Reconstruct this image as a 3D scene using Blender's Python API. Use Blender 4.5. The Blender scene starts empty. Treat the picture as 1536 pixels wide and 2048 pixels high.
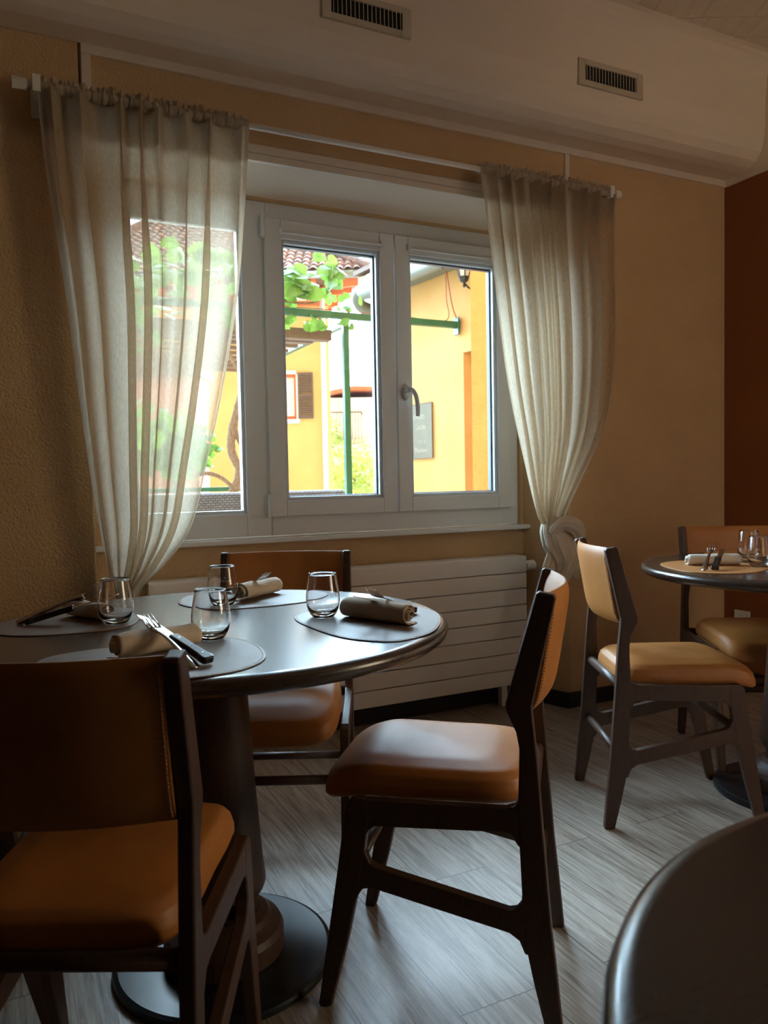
import bpy, bmesh, math, random
from mathutils import Vector, Matrix
random.seed(7)
S = bpy.context.scene
COL = S.collection
PI = math.pi
# ------------------------------------------------------------------ camera
cam_d = bpy.data.cameras.new('camera'); cam = bpy.data.objects.new('camera', cam_d); COL.objects.link(cam)
f_ = Vector((0.43579242, 0.89899811, -0.04344378)); r_ = Vector((0.89933164, -0.43686275, -0.0188029)); u_ = r_.cross(f_)
f_.normalize(); r_.normalize(); u_ = r_.cross(f_)
M4 = Matrix(((r_.x, u_.x, -f_.x, 0), (r_.y, u_.y, -f_.y, 0), (r_.z, u_.z, -f_.z, 1.048), (0, 0, 0, 1)))
cam.matrix_world = M4
cam_d.sensor_fit = 'VERTICAL'; cam_d.sensor_height = 24.0; cam_d.lens = 24.0 * 1538 / 2048
cam_d.clip_start = 0.05; cam_d.clip_end = 300
cam_d.dof.use_dof = True; cam_d.dof.focus_distance = 1.9; cam_d.dof.aperture_fstop = 5.0
S.camera = cam
# ------------------------------------------------------------------ world and sun
w = bpy.data.worlds.new('world'); S.world = w; w.use_nodes = True
nt = w.node_tree; nt.nodes.clear()
wo = nt.nodes.new('ShaderNodeOutputWorld'); bg = nt.nodes.new('ShaderNodeBackground')
tc = nt.nodes.new('ShaderNodeTexCoord'); dp = nt.nodes.new('ShaderNodeVectorMath'); dp.operation = 'DOT_PRODUCT'
dp.inputs[1].default_value = (0.3, 0.95, 0.1)
cr = nt.nodes.new('ShaderNodeValToRGB')
cr.color_ramp.elements[0].position = 0.0; cr.color_ramp.elements[0].color = (0.040, 0.034, 0.027, 1)
cr.color_ramp.elements[1].position = 1.0; cr.color_ramp.elements[1].color = (0.60, 0.81, 1.02, 1)
e = cr.color_ramp.elements.new(0.62); e.color = (0.044, 0.040, 0.036, 1)
e = cr.color_ramp.elements.new(0.82); e.color = (0.55, 0.76, 0.98, 1)
mr = nt.nodes.new('ShaderNodeMapRange'); mr.inputs['From Min'].default_value = -1; mr.inputs['From Max'].default_value = 1
nt.links.new(tc.outputs['Generated'], dp.inputs[0]); nt.links.new(dp.outputs['Value'], mr.inputs['Value'])
nt.links.new(mr.outputs['Result'], cr.inputs['Fac']); d2 = nt.nodes.new('ShaderNodeVectorMath'); d2.operation = 'DOT_PRODUCT'; d2.inputs[1].default_value = (0.97, -0.22, 0.10)   # added warm glow beyond the unseen side opening, brightens the room
mx_ = nt.nodes.new('ShaderNodeMath'); mx_.operation = 'MAXIMUM'; mx_.inputs[1].default_value = 0; pw = nt.nodes.new('ShaderNodeMath'); pw.operation = 'POWER'; pw.inputs[1].default_value = 5
vs_ = nt.nodes.new('ShaderNodeVectorMath'); vs_.operation = 'SCALE'; vs_.inputs[0].default_value = (0.30, 0.225, 0.145); va_ = nt.nodes.new('ShaderNodeVectorMath'); va_.operation = 'ADD'
nt.links.new(tc.outputs['Generated'], d2.inputs[0]); nt.links.new(d2.outputs['Value'], mx_.inputs[0]); nt.links.new(mx_.outputs[0], pw.inputs[0]); nt.links.new(pw.outputs[0], vs_.inputs['Scale'])
nt.links.new(cr.outputs['Color'], va_.inputs[0]); nt.links.new(vs_.outputs[0], va_.inputs[1]); nt.links.new(va_.outputs[0], bg.inputs['Color'])
bg.inputs['Strength'].default_value = 46.0
nt.links.new(bg.outputs[0], wo.inputs['Surface'])
sun_d = bpy.data.lights.new('sun', 'SUN'); sun_d.energy = 1.0; sun_d.angle = 0.01; sun_d.color = (1.0, 0.93, 0.80)
sun = bpy.data.objects.new('sun', sun_d); COL.objects.link(sun)
sun.rotation_euler = Vector((0.50, 0.62, -0.75)).to_track_quat('-Z', 'Y').to_euler()
S.view_settings.view_transform = 'Standard'; S.view_settings.look = 'None'; S.view_settings.gamma = 1
S.view_settings.exposure = 0.0; S.view_settings.use_curve_mapping = False
def portal(name, loc, rot, sx, sy):
    d = bpy.data.lights.new(name, 'AREA'); d.shape = 'RECTANGLE'; d.size = sx; d.size_y = sy; d.cycles.is_portal = True
    o = bpy.data.objects.new(name, d); COL.objects.link(o); o.location = loc; o.rotation_euler = rot
portal('window_portal', (1.24, 3.12, 1.49), (-PI/2, 0, 0), 1.9, 1.36)
portal('side_portal', (3.4, -1.1, 1.5), (0, PI/2, 0), 1.6, 2.2)

# ------------------------------------------------------------------ materials
def mat(name, base=(.5,.5,.5), rough=.5, metal=0.0, **kw):
    m = bpy.data.materials.new(name); m.use_nodes = True
    b = m.node_tree.nodes['Principled BSDF']
    b.inputs['Base Color'].default_value = (*base, 1); b.inputs['Roughness'].default_value = rough; b.inputs['Metallic'].default_value = metal
    for k, v in kw.items(): b.inputs[k.replace('_', ' ')].default_value = v
    return m
def N(m, t): return m.node_tree.nodes.new(t)
def LK(m, a, b): m.node_tree.links.new(a, b)
def bsdf(m): return m.node_tree.nodes['Principled BSDF']
def coords(m, scale=(1,1,1), kind='Object', rot=(0,0,0)):
    t = N(m, 'ShaderNodeTexCoord'); mp = N(m, 'ShaderNodeMapping'); mp.inputs['Scale'].default_value = scale; mp.inputs['Rotation'].default_value = rot
    LK(m, t.outputs[kind], mp.inputs['Vector']); return mp.outputs['Vector']
def noise(m, vec, scale, detail=4, rough=.6, dist=0.0):
    n = N(m, 'ShaderNodeTexNoise'); n.inputs['Scale'].default_value = scale; n.inputs['Detail'].default_value = detail
    n.inputs['Roughness'].default_value = rough; n.inputs['Distortion'].default_value = dist
    LK(m, vec, n.inputs['Vector']); return n.outputs['Fac']
def ramp(m, fac, stops):
    r = N(m, 'ShaderNodeValToRGB'); els = r.color_ramp.elements
    els[0].position, els[0].color = stops[0][0], (*stops[0][1], 1); els[1].position, els[1].color = stops[-1][0], (*stops[-1][1], 1)
    for p, c in stops[1:-1]:
        x = els.new(p); x.color = (*c, 1)
    LK(m, fac, r.inputs['Fac']); return r.outputs['Color']
def bump(m, h, strength, dist=.01):
    b = N(m, 'ShaderNodeBump'); b.inputs['Strength'].default_value = strength; b.inputs['Distance'].default_value = dist
    LK(m, h, b.inputs['Height']); LK(m, b.outputs['Normal'], bsdf(m).inputs['Normal'])
def varied(name, c1, c2, rough, scale, bs=0, bscale=100, bdist=.003, metal=0, cscale=(1,1,1), dist=0.0, **kw):
    m = mat(name, c1, rough, metal, **kw); v = coords(m, cscale)
    LK(m, ramp(m, noise(m, v, scale, 5, .6, dist), [(.3, c1), (.7, c2)]), bsdf(m).inputs['Base Color'])
    if bs: bump(m, noise(m, coords(m, cscale), bscale, 3), bs, bdist)
    return m
M = {}
M['stucco'] = varied('beige_stucco', (.57,.36,.18), (.62,.40,.205), .9, 3, 0)
v = coords(M['stucco']); bump(M['stucco'], noise(M['stucco'], v, 110, 3, .55, .5), .9, .006)
M['rust'] = varied('rust_plaster', (.22,.060,.014), (.26,.075,.018), .85, 3, .25, 110, .003)
M['cream'] = varied('cream_plaster', (.78,.64,.50), (.81,.67,.53), .85, 2, .1, 150, .002)
M['trimw'] = mat('pale_trim_paint', (.72,.60,.48), .6)
M['pvc'] = mat('white_window_plastic', (.74,.73,.71), .32)
M['gasket'] = mat('grey_seal', (.06,.07,.085), .5)
M['alu'] = mat('outer_aluminium', (.62,.66,.68), .35)
M['rad'] = mat('white_radiator_enamel', (.82,.76,.70), .35)
M['black'] = mat('black_skirting', (.012,.012,.013), .45)
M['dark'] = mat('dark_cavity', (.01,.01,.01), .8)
M['vent'] = mat('vent_plastic', (.55,.46,.33), .5)
# wood
def wood(name, c1, c2, rough, sc=(1,1,12), coat=0.0):
    m = mat(name, c1, rough); v = coords(m, sc); n = noise(m, v, 18, 6, .65, 1.2)
    LK(m, ramp(m, n, [(.3, c1), (.72, c2)]), bsdf(m).inputs['Base Color'])
    bump(m, n, .05 if coat else .12, .001); bsdf(m).inputs['Coat Weight'].default_value = coat; bsdf(m).inputs['Coat Roughness'].default_value = .2
    return m
M['walnut'] = wood('dark_walnut', (.050,.023,.013), (.090,.042,.024), .45, (9,9,1.2))
M['tabletop'] = wood('dark_stained_tabletop', (.030,.018,.012), (.065,.038,.025), .26, (1.5,14,14), .3)
M['leather'] = varied('tan_leather', (.40,.145,.030), (.50,.19,.043), .46, 9, .15, 420, .0012)
M['stitch'] = mat('tan_thread', (.52,.30,.15), .7)
M['blacksteel'] = mat('black_powder_steel', (.012,.013,.015), .32)
M['matl'] = varied('taupe_leatherette', (.17,.105,.078), (.20,.13,.095), .5, 30, .15, 500, .001)
M['matl2'] = varied('tan_leatherette', (.50,.21,.065), (.54,.24,.08), .5, 30, .15, 500, .001)
M['steel'] = mat('cutlery_steel', (.62,.60,.58), .18, 1.0)
M['blackplastic'] = mat('black_handle', (.010,.012,.012), .28)
M['napkin'] = varied('linen_napkin', (.62,.50,.37), (.70,.57,.43), .9, 40, .3, 700, .0015)
M['napkin_lit'] = varied('lit_linen_napkin', (.82,.76,.66), (.88,.82,.72), .9, 40, .3, 700, .0015)  # lit copy of the linen napkin, its brightness put into the colour
M['rivet'] = mat('steel_rivet', (.7,.7,.7), .25, 1.0)
M['print'] = mat('white_print', (.85,.85,.85), .6)
M['glass'] = mat('drinking_glass', (1,1,1), 0.0, 0.0, Transmission_Weight=1.0, IOR=1.48)
# thin window glass
m = bpy.data.materials.new('window_glass'); m.use_nodes = True; n = m.node_tree; n.nodes.clear()
o = n.nodes.new('ShaderNodeOutputMaterial'); mx = n.nodes.new('ShaderNodeMixShader'); tr = n.nodes.new('ShaderNodeBsdfTransparent'); gl = n.nodes.new('ShaderNodeBsdfGlossy')
tr.inputs['Color'].default_value = (.93,.96,.95,1); gl.inputs['Roughness'].default_value = 0.0
fr = n.nodes.new('ShaderNodeFresnel'); fr.inputs['IOR'].default_value = 1.3
n.links.new(fr.outputs[0], mx.inputs[0]); n.links.new(tr.outputs[0], mx.inputs[1]); n.links.new(gl.outputs[0], mx.inputs[2]); n.links.new(mx.outputs[0], o.inputs[0])
M['pane'] = m
# sheer curtain
def sheer(name, col, t_open):
    m = bpy.data.materials.new(name); m.use_nodes = True; n = m.node_tree; n.nodes.clear()
    o = n.nodes.new('ShaderNodeOutputMaterial'); mx = n.nodes.new('ShaderNodeMixShader'); mx2 = n.nodes.new('ShaderNodeMixShader')
    tr = n.nodes.new('ShaderNodeBsdfTransparent'); tl = n.nodes.new('ShaderNodeBsdfTranslucent'); df = n.nodes.new('ShaderNodeBsdfDiffuse')
    tr.inputs['Color'].default_value = (*[.5+.5*c for c in col], 1); tl.inputs['Color'].default_value = (*col, 1); df.inputs['Color'].default_value = (*col, 1)
    c = n.nodes.new('ShaderNodeTexCoord'); nz = n.nodes.new('ShaderNodeTexNoise'); nz.inputs['Scale'].default_value = 260
    mp = n.nodes.new('ShaderNodeMapping'); mp.inputs['Scale'].default_value = (1,1,.25); n.links.new(c.outputs['Object'], mp.inputs['Vector']); n.links.new(mp.outputs[0], nz.inputs['Vector'])
    mr = n.nodes.new('ShaderNodeMapRange'); mr.inputs['From Min'].default_value = .3; mr.inputs['From Max'].default_value = .7
    mr.inputs['To Min'].default_value = 1 - t_open - .06; mr.inputs['To Max'].default_value = 1 - t_open + .06
    n.links.new(nz.outputs['Fac'], mr.inputs['Value'])
    mx2.inputs[0].default_value = .45
    n.links.new(tl.outputs[0], mx2.inputs[1]); n.links.new(df.outputs[0], mx2.inputs[2])
    n.links.new(mr.outputs[0], mx.inputs[0]); n.links.new(tr.outputs[0], mx.inputs[1]); n.links.new(mx2.outputs[0], mx.inputs[2]); n.links.new(mx.outputs[0], o.inputs[0])
    return m
M['sheer'] = sheer('sheer_curtain_cloth', (.70,.58,.43), .42)
M['knotcloth'] = varied('knotted_curtain_cloth', (.62,.52,.40), (.70,.60,.47), .9, 12, .3, 200, .002)
M['sheer_hem'] = sheer('gathered_curtain_cloth', (.60,.51,.40), .06)
# floor
m = mat('grey_oak_laminate', (.3,.25,.2), .36); M['floor'] = m
tcn = N(m, 'ShaderNodeTexCoord'); mp = N(m, 'ShaderNodeMapping'); mp.inputs['Rotation'].default_value = (0,0,PI/2); mp.inputs['Location'].default_value = (0, .15, 0)
LK(m, tcn.outputs['Object'], mp.inputs['Vector'])
bk = N(m, 'ShaderNodeTexBrick'); bk.offset = .37; bk.offset_frequency = 2; bk.inputs['Scale'].default_value = 1.0
bk.inputs['Brick Width'].default_value = 1.25; bk.inputs['Row Height'].default_value = .18; bk.inputs['Mortar Size'].default_value = .0012; bk.inputs['Mortar Smooth'].default_value = .2
bk.inputs['Color1'].default_value = (0,0,0,1); bk.inputs['Color2'].default_value = (1,1,1,1); bk.inputs['Mortar'].default_value = (.5,.5,.5,1)
LK(m, mp.outputs[0], bk.inputs['Vector'])
sp = N(m, 'ShaderNodeVectorMath'); sp.operation = 'MULTIPLY'; sp.inputs[1].default_value = (34, 1.5, 1)
LK(m, tcn.outputs['Object'], sp.inputs[0])
ad = N(m, 'ShaderNodeVectorMath'); ad.operation = 'MULTIPLY_ADD'; ad.inputs[1].default_value = (30, 17, 9); LK(m, bk.outputs['Color'], ad.inputs[0]); LK(m, sp.outputs[0], ad.inputs[2])
g1 = noise(m, ad.outputs[0], 1.5, 8, .68, 1.6)
g2 = noise(m, ad.outputs[0], 9, 6, .7, .6)
mixn = N(m, 'ShaderNodeMath'); mixn.operation = 'MULTIPLY_ADD'; mixn.inputs[1].default_value = .5; LK(m, g2, mixn.inputs[0]); LK(m, g1, mixn.inputs[2])
colr = ramp(m, mixn.outputs[0], [(.50, (.10,.068,.048)), (.62, (.22,.165,.12)), (.74, (.36,.29,.23)), (.88, (.50,.43,.36))])
mxc = N(m, 'ShaderNodeMixRGB'); mxc.blend_type = 'MULTIPLY'; mxc.inputs[0].default_value = .35; LK(m, colr, mxc.inputs[1]); LK(m, ramp(m, bk.outputs['Color'], [(0, (.55,.55,.55)), (1, (1,1,1))]), mxc.inputs[2])
mx3 = N(m, 'ShaderNodeMixRGB'); mx3.inputs[2].default_value = (.05,.04,.03,1); LK(m, bk.outputs['Fac'], mx3.inputs[0]); LK(m, mxc.outputs[0], mx3.inputs[1])
LK(m, mx3.outputs[0], bsdf(m).inputs['Base Color'])
bump(m, mixn.outputs[0], .25, .0015)
# ceiling tiles
m = varied('embossed_ceiling_tile', (.76,.63,.49), (.79,.66,.52), .85, 2); M['ceil'] = m
v = coords(m, (1,1,1)); bk = N(m, 'ShaderNodeTexBrick'); bk.offset = 0; bk.inputs['Brick Width'].default_value = .6; bk.inputs['Row Height'].default_value = .6; bk.inputs['Mortar Size'].default_value = .006
bk.inputs['Scale'].default_value = 1; LK(m, v, bk.inputs['Vector'])
bk2 = N(m, 'ShaderNodeTexBrick'); bk2.offset = .5; bk2.inputs['Scale'].default_value = 1; bk2.inputs['Brick Width'].default_value = .072; bk2.inputs['Row Height'].default_value = .15; bk2.inputs['Mortar Size'].default_value = .008; bk2.inputs['Mortar Smooth'].default_value = 1
LK(m, coords(m, (1,1,1), 'Object', (0,0,.452)), bk2.inputs['Vector'])
mm = N(m, 'ShaderNodeMath'); mm.operation = 'ADD'; LK(m, bk.outputs['Fac'], mm.inputs[0]); LK(m, bk2.outputs['Fac'], mm.inputs[1]); bump(m, mm.outputs[0], .7, .006)
# outdoors
M['yellow'] = varied('yellow_render', (.58,.37,.13), (.66,.44,.17), .9, 1.2)
M['orange'] = varied('orange_render', (.56,.31,.10), (.63,.37,.14), .9, 2.0)
M['orange2'] = varied('rough_orange_render', (.62,.25,.07), (.68,.30,.09), .9, 4, .9, 22, .03)
M['redoch'] = varied('red_ochre_paint', (.52,.13,.05), (.60,.17,.07), .8, 2)
M['pink'] = varied('pink_render', (.50,.24,.18), (.56,.29,.22), .9, 2)
M['white'] = mat('white_paint', (.75,.74,.70), .7)
M['oldwhite'] = varied('old_limewash', (.55,.50,.44), (.80,.76,.70), .9, 1.6)
M['brownwood'] = wood('weathered_brown_wood', (.10,.055,.035), (.20,.12,.08), .7, (2,9,9))
M['shutter'] = wood('brown_shutter_wood', (.085,.055,.045), (.15,.10,.08), .6, (9,9,1))
M['green'] = varied('green_painted_steel', (.012,.085,.04), (.02,.12,.06), .4, 8)
M['zinc'] = mat('weathered_zinc', (.15,.16,.13), .5, .2)
M['stone'] = varied('mossy_stone', (.34,.28,.17), (.62,.56,.42), .95, 14, .8, 20, .03)
M['slate'] = varied('chalkboard_slate', (.16,.155,.12), (.20,.19,.15), .8, 6)
M['chalk'] = mat('chalk', (.46,.45,.38), .9)
M['iron'] = mat('black_iron', (.015,.014,.014), .5)
M['lampglass'] = mat('frosted_lantern_glass', (.7,.7,.65), .3)
M['bark'] = varied('vine_bark', (.14,.085,.055), (.30,.20,.13), .95, 30, .9, 40, .02, cscale=(3,3,1))
M['pave'] = varied('pale_paving', (.42,.38,.32), (.52,.48,.42), .9, 2)
M['curtainrod'] = mat('white_rod_enamel', (.74,.68,.60), .4)
M['cable'] = mat('red_brown_cable', (.35,.08,.04), .6)
# leaf
def leafmat(name, a, b):
    m = varied(name, a, b, .5, 3); n = m.node_tree; p = bsdf(m)
    o = [x for x in n.nodes if x.type == 'OUTPUT_MATERIAL'][0]
    tl = N(m, 'ShaderNodeBsdfTranslucent'); tl.inputs['Color'].default_value = (b[0]*.8, b[1]*.85, b[2]*.7, 1)
    mx = N(m, 'ShaderNodeMixShader'); mx.inputs[0].default_value = .5
    LK(m, p.outputs[0], mx.inputs[1]); LK(m, tl.outputs[0], mx.inputs[2]); LK(m, mx.outputs[0], o.inputs[0]); return m
M['leaf'] = leafmat('vine_leaf', (.07,.19,.03), (.20,.33,.06))
M['leaf2'] = leafmat('bush_leaf', (.16,.30,.05), (.50,.50,.14))
M['conifer'] = leafmat('conifer_leaf', (.05,.20,.03), (.12,.32,.05))
# rattan
m = mat('brown_rattan', (.07,.05,.045), .5); M['rattan'] = m
v = coords(m, (1,1,1)); sx = N(m, 'ShaderNodeSeparateXYZ'); LK(m, v, sx.inputs[0]); cx = N(m, 'ShaderNodeCombineXYZ')
LK(m, sx.outputs['X'], cx.inputs['X']); LK(m, sx.outputs['Z'], cx.inputs['Y'])
bk = N(m, 'ShaderNodeTexBrick'); bk.inputs['Scale'].default_value = 1; bk.inputs['Brick Width'].default_value = .024; bk.inputs['Row Height'].default_value = .012; bk.inputs['Mortar Size'].default_value = .0022
bk.inputs['Color1'].default_value = (.11,.082,.075,1); bk.inputs['Color2'].default_value = (.07,.05,.045,1); bk.inputs['Mortar'].default_value = (.012,.010,.009,1)
LK(m, cx.outputs[0], bk.inputs['Vector']); LK(m, bk.outputs['Color'], bsdf(m).inputs['Base Color'])
iv = N(m, 'ShaderNodeMath'); iv.operation = 'SUBTRACT'; iv.inputs[0].default_value = 1; LK(m, bk.outputs['Fac'], iv.inputs[1]); bump(m, iv.outputs[0], .8, .004)
# roof tiles
m = mat('clay_roof_tile', (.3,.15,.1), .85); M['tile'] = m
v = coords(m, (1,1,1)); LK(m, ramp(m, noise(m, v, 9, 3), [(.35, (.10,.07,.065)), (.5, (.20,.12,.10)), (.7, (.42,.22,.15))]), bsdf(m).inputs['Base Color'])

# ------------------------------------------------------------------ helpers
def tag(o, label=None, cat=None, group=None, kind=None):
    if label: o['label'] = label
    if cat: o['category'] = cat
    if group: o['group'] = group
    if kind: o['kind'] = kind
    return o
def link(name, me, material=None, parent=None, smooth=False, bevel=0, seg=2, subsurf=0, loc=None, rot=None):
    o = bpy.data.objects.new(name, me); COL.objects.link(o)
    if material is not None: me.materials.append(M[material] if isinstance(material, str) else material)
    if parent is not None: o.parent = parent
    if loc: o.location = loc
    if rot: o.rotation_euler = rot
    if smooth:
        for p in me.polygons: p.use_smooth = True
    if bevel:
        b = o.modifiers.new('bevel', 'BEVEL'); b.width = bevel; b.segments = seg; b.limit_method = 'ANGLE'; b.angle_limit = math.radians(40); b.harden_normals = False
    if subsurf:
        s = o.modifiers.new('sub', 'SUBSURF'); s.levels = s.render_levels = subsurf
    return o
def sharpen(o, deg=48):
    b = bmesh.new(); b.from_mesh(o.data)
    for e in b.edges:
        if len(e.link_faces) == 2 and e.calc_face_angle(0) > math.radians(deg): e.smooth = False
    b.to_mesh(o.data); b.free(); return o
def empty(name, loc=(0,0,0), rz=0, parent=None):
    o = bpy.data.objects.new(name, None); COL.objects.link(o); o.location = loc; o.rotation_euler = (0,0,rz); o.empty_display_size = .1
    if parent is not None: o.parent = parent
    return o
class MB:
    def __init__(s): s.v = []; s.f = []
    def add(s, vs, fs):
        k = len(s.v); s.v += [tuple(x) for x in vs]; s.f += [tuple(i + k for i in fc) for fc in fs]; return s
    def box(s, x0, x1, y0, y1, z0, z1, Mx=None):
        vs = [(x, y, z) for x in (x0, x1) for y in (y0, y1) for z in (z0, z1)]
        if Mx is not None: vs = [tuple(Mx @ Vector(v)) for v in vs]
        return s.add(vs, [(0,1,3,2), (4,6,7,5), (0,4,5,1), (2,3,7,6), (0,2,6,4), (1,5,7,3)])
    def prism(s, pts, a0, a1, axis='x'):   # pts: closed 2-D outline, extruded along axis
        n = len(pts); vs = []
        for a in (a0, a1):
            for p in pts:
                vs.append((a, p[0], p[1]) if axis == 'x' else ((p[0], a, p[1]) if axis == 'y' else (p[0], p[1], a)))
        fs = [tuple(range(n))[::-1], tuple(range(n, 2*n))] + [(i, (i+1) % n, n + (i+1) % n, n + i) for i in range(n)]
        return s.add(vs, fs)
    def tube(s, pts, rad, seg=10, caps=True):
        pts = [Vector(p) for p in pts]; n = len(pts); rr = rad if isinstance(rad, (list, tuple)) else [rad]*n
        up = Vector((0,0,1)); rings = []; prev = None
        for i, p in enumerate(pts):
            t = (pts[min(i+1, n-1)] - pts[max(i-1, 0)]).normalized()
            if prev is None:
                a = t.cross(up) if abs(t.z) < .95 else t.cross(Vector((1,0,0)))
            else: a = prev - t * prev.dot(t)
            a.normalize(); prev = a; b = t.cross(a)
            rings.append([p + (a*math.cos(q) + b*math.sin(q))*rr[i] for q in [2*PI*j/seg for j in range(seg)]])
        vs = [v for r in rings for v in r]; fs = []
        for i in range(n-1):
            for j in range(seg):
                fs.append((i*seg+j, i*seg+(j+1) % seg, (i+1)*seg+(j+1) % seg, (i+1)*seg+j))
        if caps: fs += [tuple(range(seg))[::-1], tuple(range((n-1)*seg, n*seg))]
        return s.add(vs, fs)
    def lathe(s, prof, seg=48, c=(0,0,0)):
        vs = []; fs = []; n = len(prof)
        for r, z in prof:
            for j in range(seg): vs.append((c[0] + r*math.cos(2*PI*j/seg), c[1] + r*math.sin(2*PI*j/seg), c[2] + z))
        for i in range(n-1):
            for j in range(seg): fs.append((i*seg+j, i*seg+(j+1) % seg, (i+1)*seg+(j+1) % seg, (i+1)*seg+j))
        if prof[0][0] > 1e-6: fs.append(tuple(range(seg))[::-1])
        if prof[-1][0] > 1e-6: fs.append(tuple(range((n-1)*seg, n*seg)))
        return s.add(vs, fs)
    def grid(s, fn, nu, nv, closed=False):
        vs = [fn(i/nu, j/nv) for j in range(nv+1) for i in range(nu+1)]
        return s.add(vs, [(j*(nu+1)+i, j*(nu+1)+i+1, (j+1)*(nu+1)+i+1, (j+1)*(nu+1)+i) for j in range(nv) for i in range(nu)])
    def mesh(s, name, fix=True, merge=0):
        me = bpy.data.meshes.new(name); me.from_pydata(s.v, [], s.f)
        if fix or merge:
            b = bmesh.new(); b.from_mesh(me)
            if merge: bmesh.ops.remove_doubles(b, verts=b.verts, dist=merge)
            if fix: bmesh.ops.recalc_face_normals(b, faces=b.faces)
            b.to_mesh(me); b.free()
        me.update(); return me
    def obj(s, name, material, parent=None, fix=True, merge=0, **kw): return link(name, s.mesh(name, fix, merge), material, parent, **kw)
def spline(pts, n, closed=True):
    out = []; L = len(pts)
    for i in range(L if closed else L-1):
        p0, p1, p2, p3 = [pts[(i+k) % L] if closed else pts[max(0, min(L-1, i+k))] for k in (-1, 0, 1, 2)]
        for q in range(n):
            t = q/n
            out.append(tuple(.5*((2*p1[k]) + (-p0[k]+p2[k])*t + (2*p0[k]-5*p1[k]+4*p2[k]-p3[k])*t*t + (-p0[k]+3*p1[k]-3*p2[k]+p3[k])*t**3) for k in range(len(p1))))
    if not closed: out.append(tuple(pts[-1]))
    return out
def interp(tab, x):   # tab sorted by first value descending or ascending
    if tab[0][0] > tab[-1][0]: tab = tab[::-1]
    if x <= tab[0][0]: return tab[0][1]
    for a, b in zip(tab, tab[1:]):
        if x <= b[0]: return a[1] + (b[1]-a[1])*(x-a[0])/(b[0]-a[0])
    return tab[-1][1]
def copy_tree(o, parent=None):
    c = o.copy(); COL.objects.link(c)
    if parent is not None: c.parent = parent
    for ch in [x for x in bpy.data.objects if x.parent == o]: copy_tree(ch, c)
    return c
def struct(name, mb, material, parent=None, **kw):
    o = mb.obj(name, material, parent, **kw)
    if parent is None: o['kind'] = 'structure'
    return o

# ------------------------------------------------------------------ the room
YW, YN, YO = 2.725, 2.965, 3.10          # wall face, niche back, outer face
XL, XR, YB, ZC = -2.6, 3.225, -3.3, 2.95
struct('floor', MB().box(XL-.2, XR+.2, YB-.2, 3.1, -.1, 0), 'floor')
struct('ceiling', MB().box(XL-.2, XR+.2, YB-.2, 3.1, ZC, ZC+.1), 'ceil')
wb = MB()
wb.box(XL-.2, .25, YW, YO, 0, ZC)                               # left of the window niche
wb.box(2.238, XR, YW, YO, 0, ZC)                                # right of it
wb.box(.25, 2.238, YW, YO, 2.235, ZC)                           # above
wb.box(.25, 2.238, YN, YO, 0, .82)                              # below the window
wb.prism([(2.2385, YW+.0005), (2.2385, YN+.01), (2.160, YN+.01)], 0, 2.24, 'z')  # splayed reveal
wb.box(.25, 2.2378, YN+.001, YO, 2.150, 2.24); wb.box(2.150, 2.24, YN, YO, .81, 2.24); wb.box(.2, .345, YN, YO, .81, 2.24)
struct('wall_front', wb, 'stucco', bevel=.008, seg=3)
# sloping white lintel inside the niche
struct('trim_1', MB().prism([(YW+.001, 2.2345), (YN+.01, 2.2345), (YN+.01, 2.158), (YW+.03, 2.218)], .252, 2.19, 'x'), 'cream')
wr = MB(); wr.box(XR, XR+.2, YB, -2.2, 0, 2.455); wr.box(XR, XR+.2, 0, YO, 0, 2.455); wr.box(XR, XR+.2, -2.2, 0, 0, .7); wr.box(XR, XR+.2, -2.2, 0, 2.3, 2.455)
struct('added_shade_wall', MB().box(1.44, 1.56, YB, .35, 0, ZC), 'cream')  # added out of view to keep side light off the foreground chair
struct('wall_right', wr, 'rust')
struct('wall_right_upper', MB().box(XR, XR+.2, YB, YO, 2.455, ZC), 'cream')
struct('wall_left', MB().box(XL-.2, XL, YB, YO, 0, ZC), 'rust')
bk_ = MB().box(XL-.2, XR+.2, YB-.2, YB, 0, ZC)
struct('wall_back', bk_, 'rust')
w2 = empty('added_fill_window', (XR+.1, -1.1, .7), PI/2); w2['kind'] = 'structure'  # opening added out of view to let fill light into the room
fb = MB()
for x in (-1.1, -.03, 1.04): fb.box(x, x+.06, -.03, .03, 0, 1.6)
for z in (0, 1.54): fb.box(-1.1, 1.1, -.031, .031, z, z+.06)
fb.obj('frame', 'pvc', w2)
MB().box(-1.07, 1.07, -.003, .003, .03, 1.57).obj('glass_pane', 'pane', w2)
# bulkhead with cove to the ceiling
pf = [(YW, 2.478), (2.63, 2.482), (2.585, 2.492), (2.548, 2.512), (2.522, 2.545), (2.508, 2.59), (2.500, 2.66), (2.497, 2.80), (2.490, 2.87), (2.478, 2.905), (2.460, 2.930), (2.440, 2.944), (2.42, 2.9495), (2.42, 2.96), (YW, 2.96)]
struct('wall_bulkhead', MB().prism(pf, XL, XR, 'x'), 'cream', smooth=False, bevel=.012, seg=3)
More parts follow.
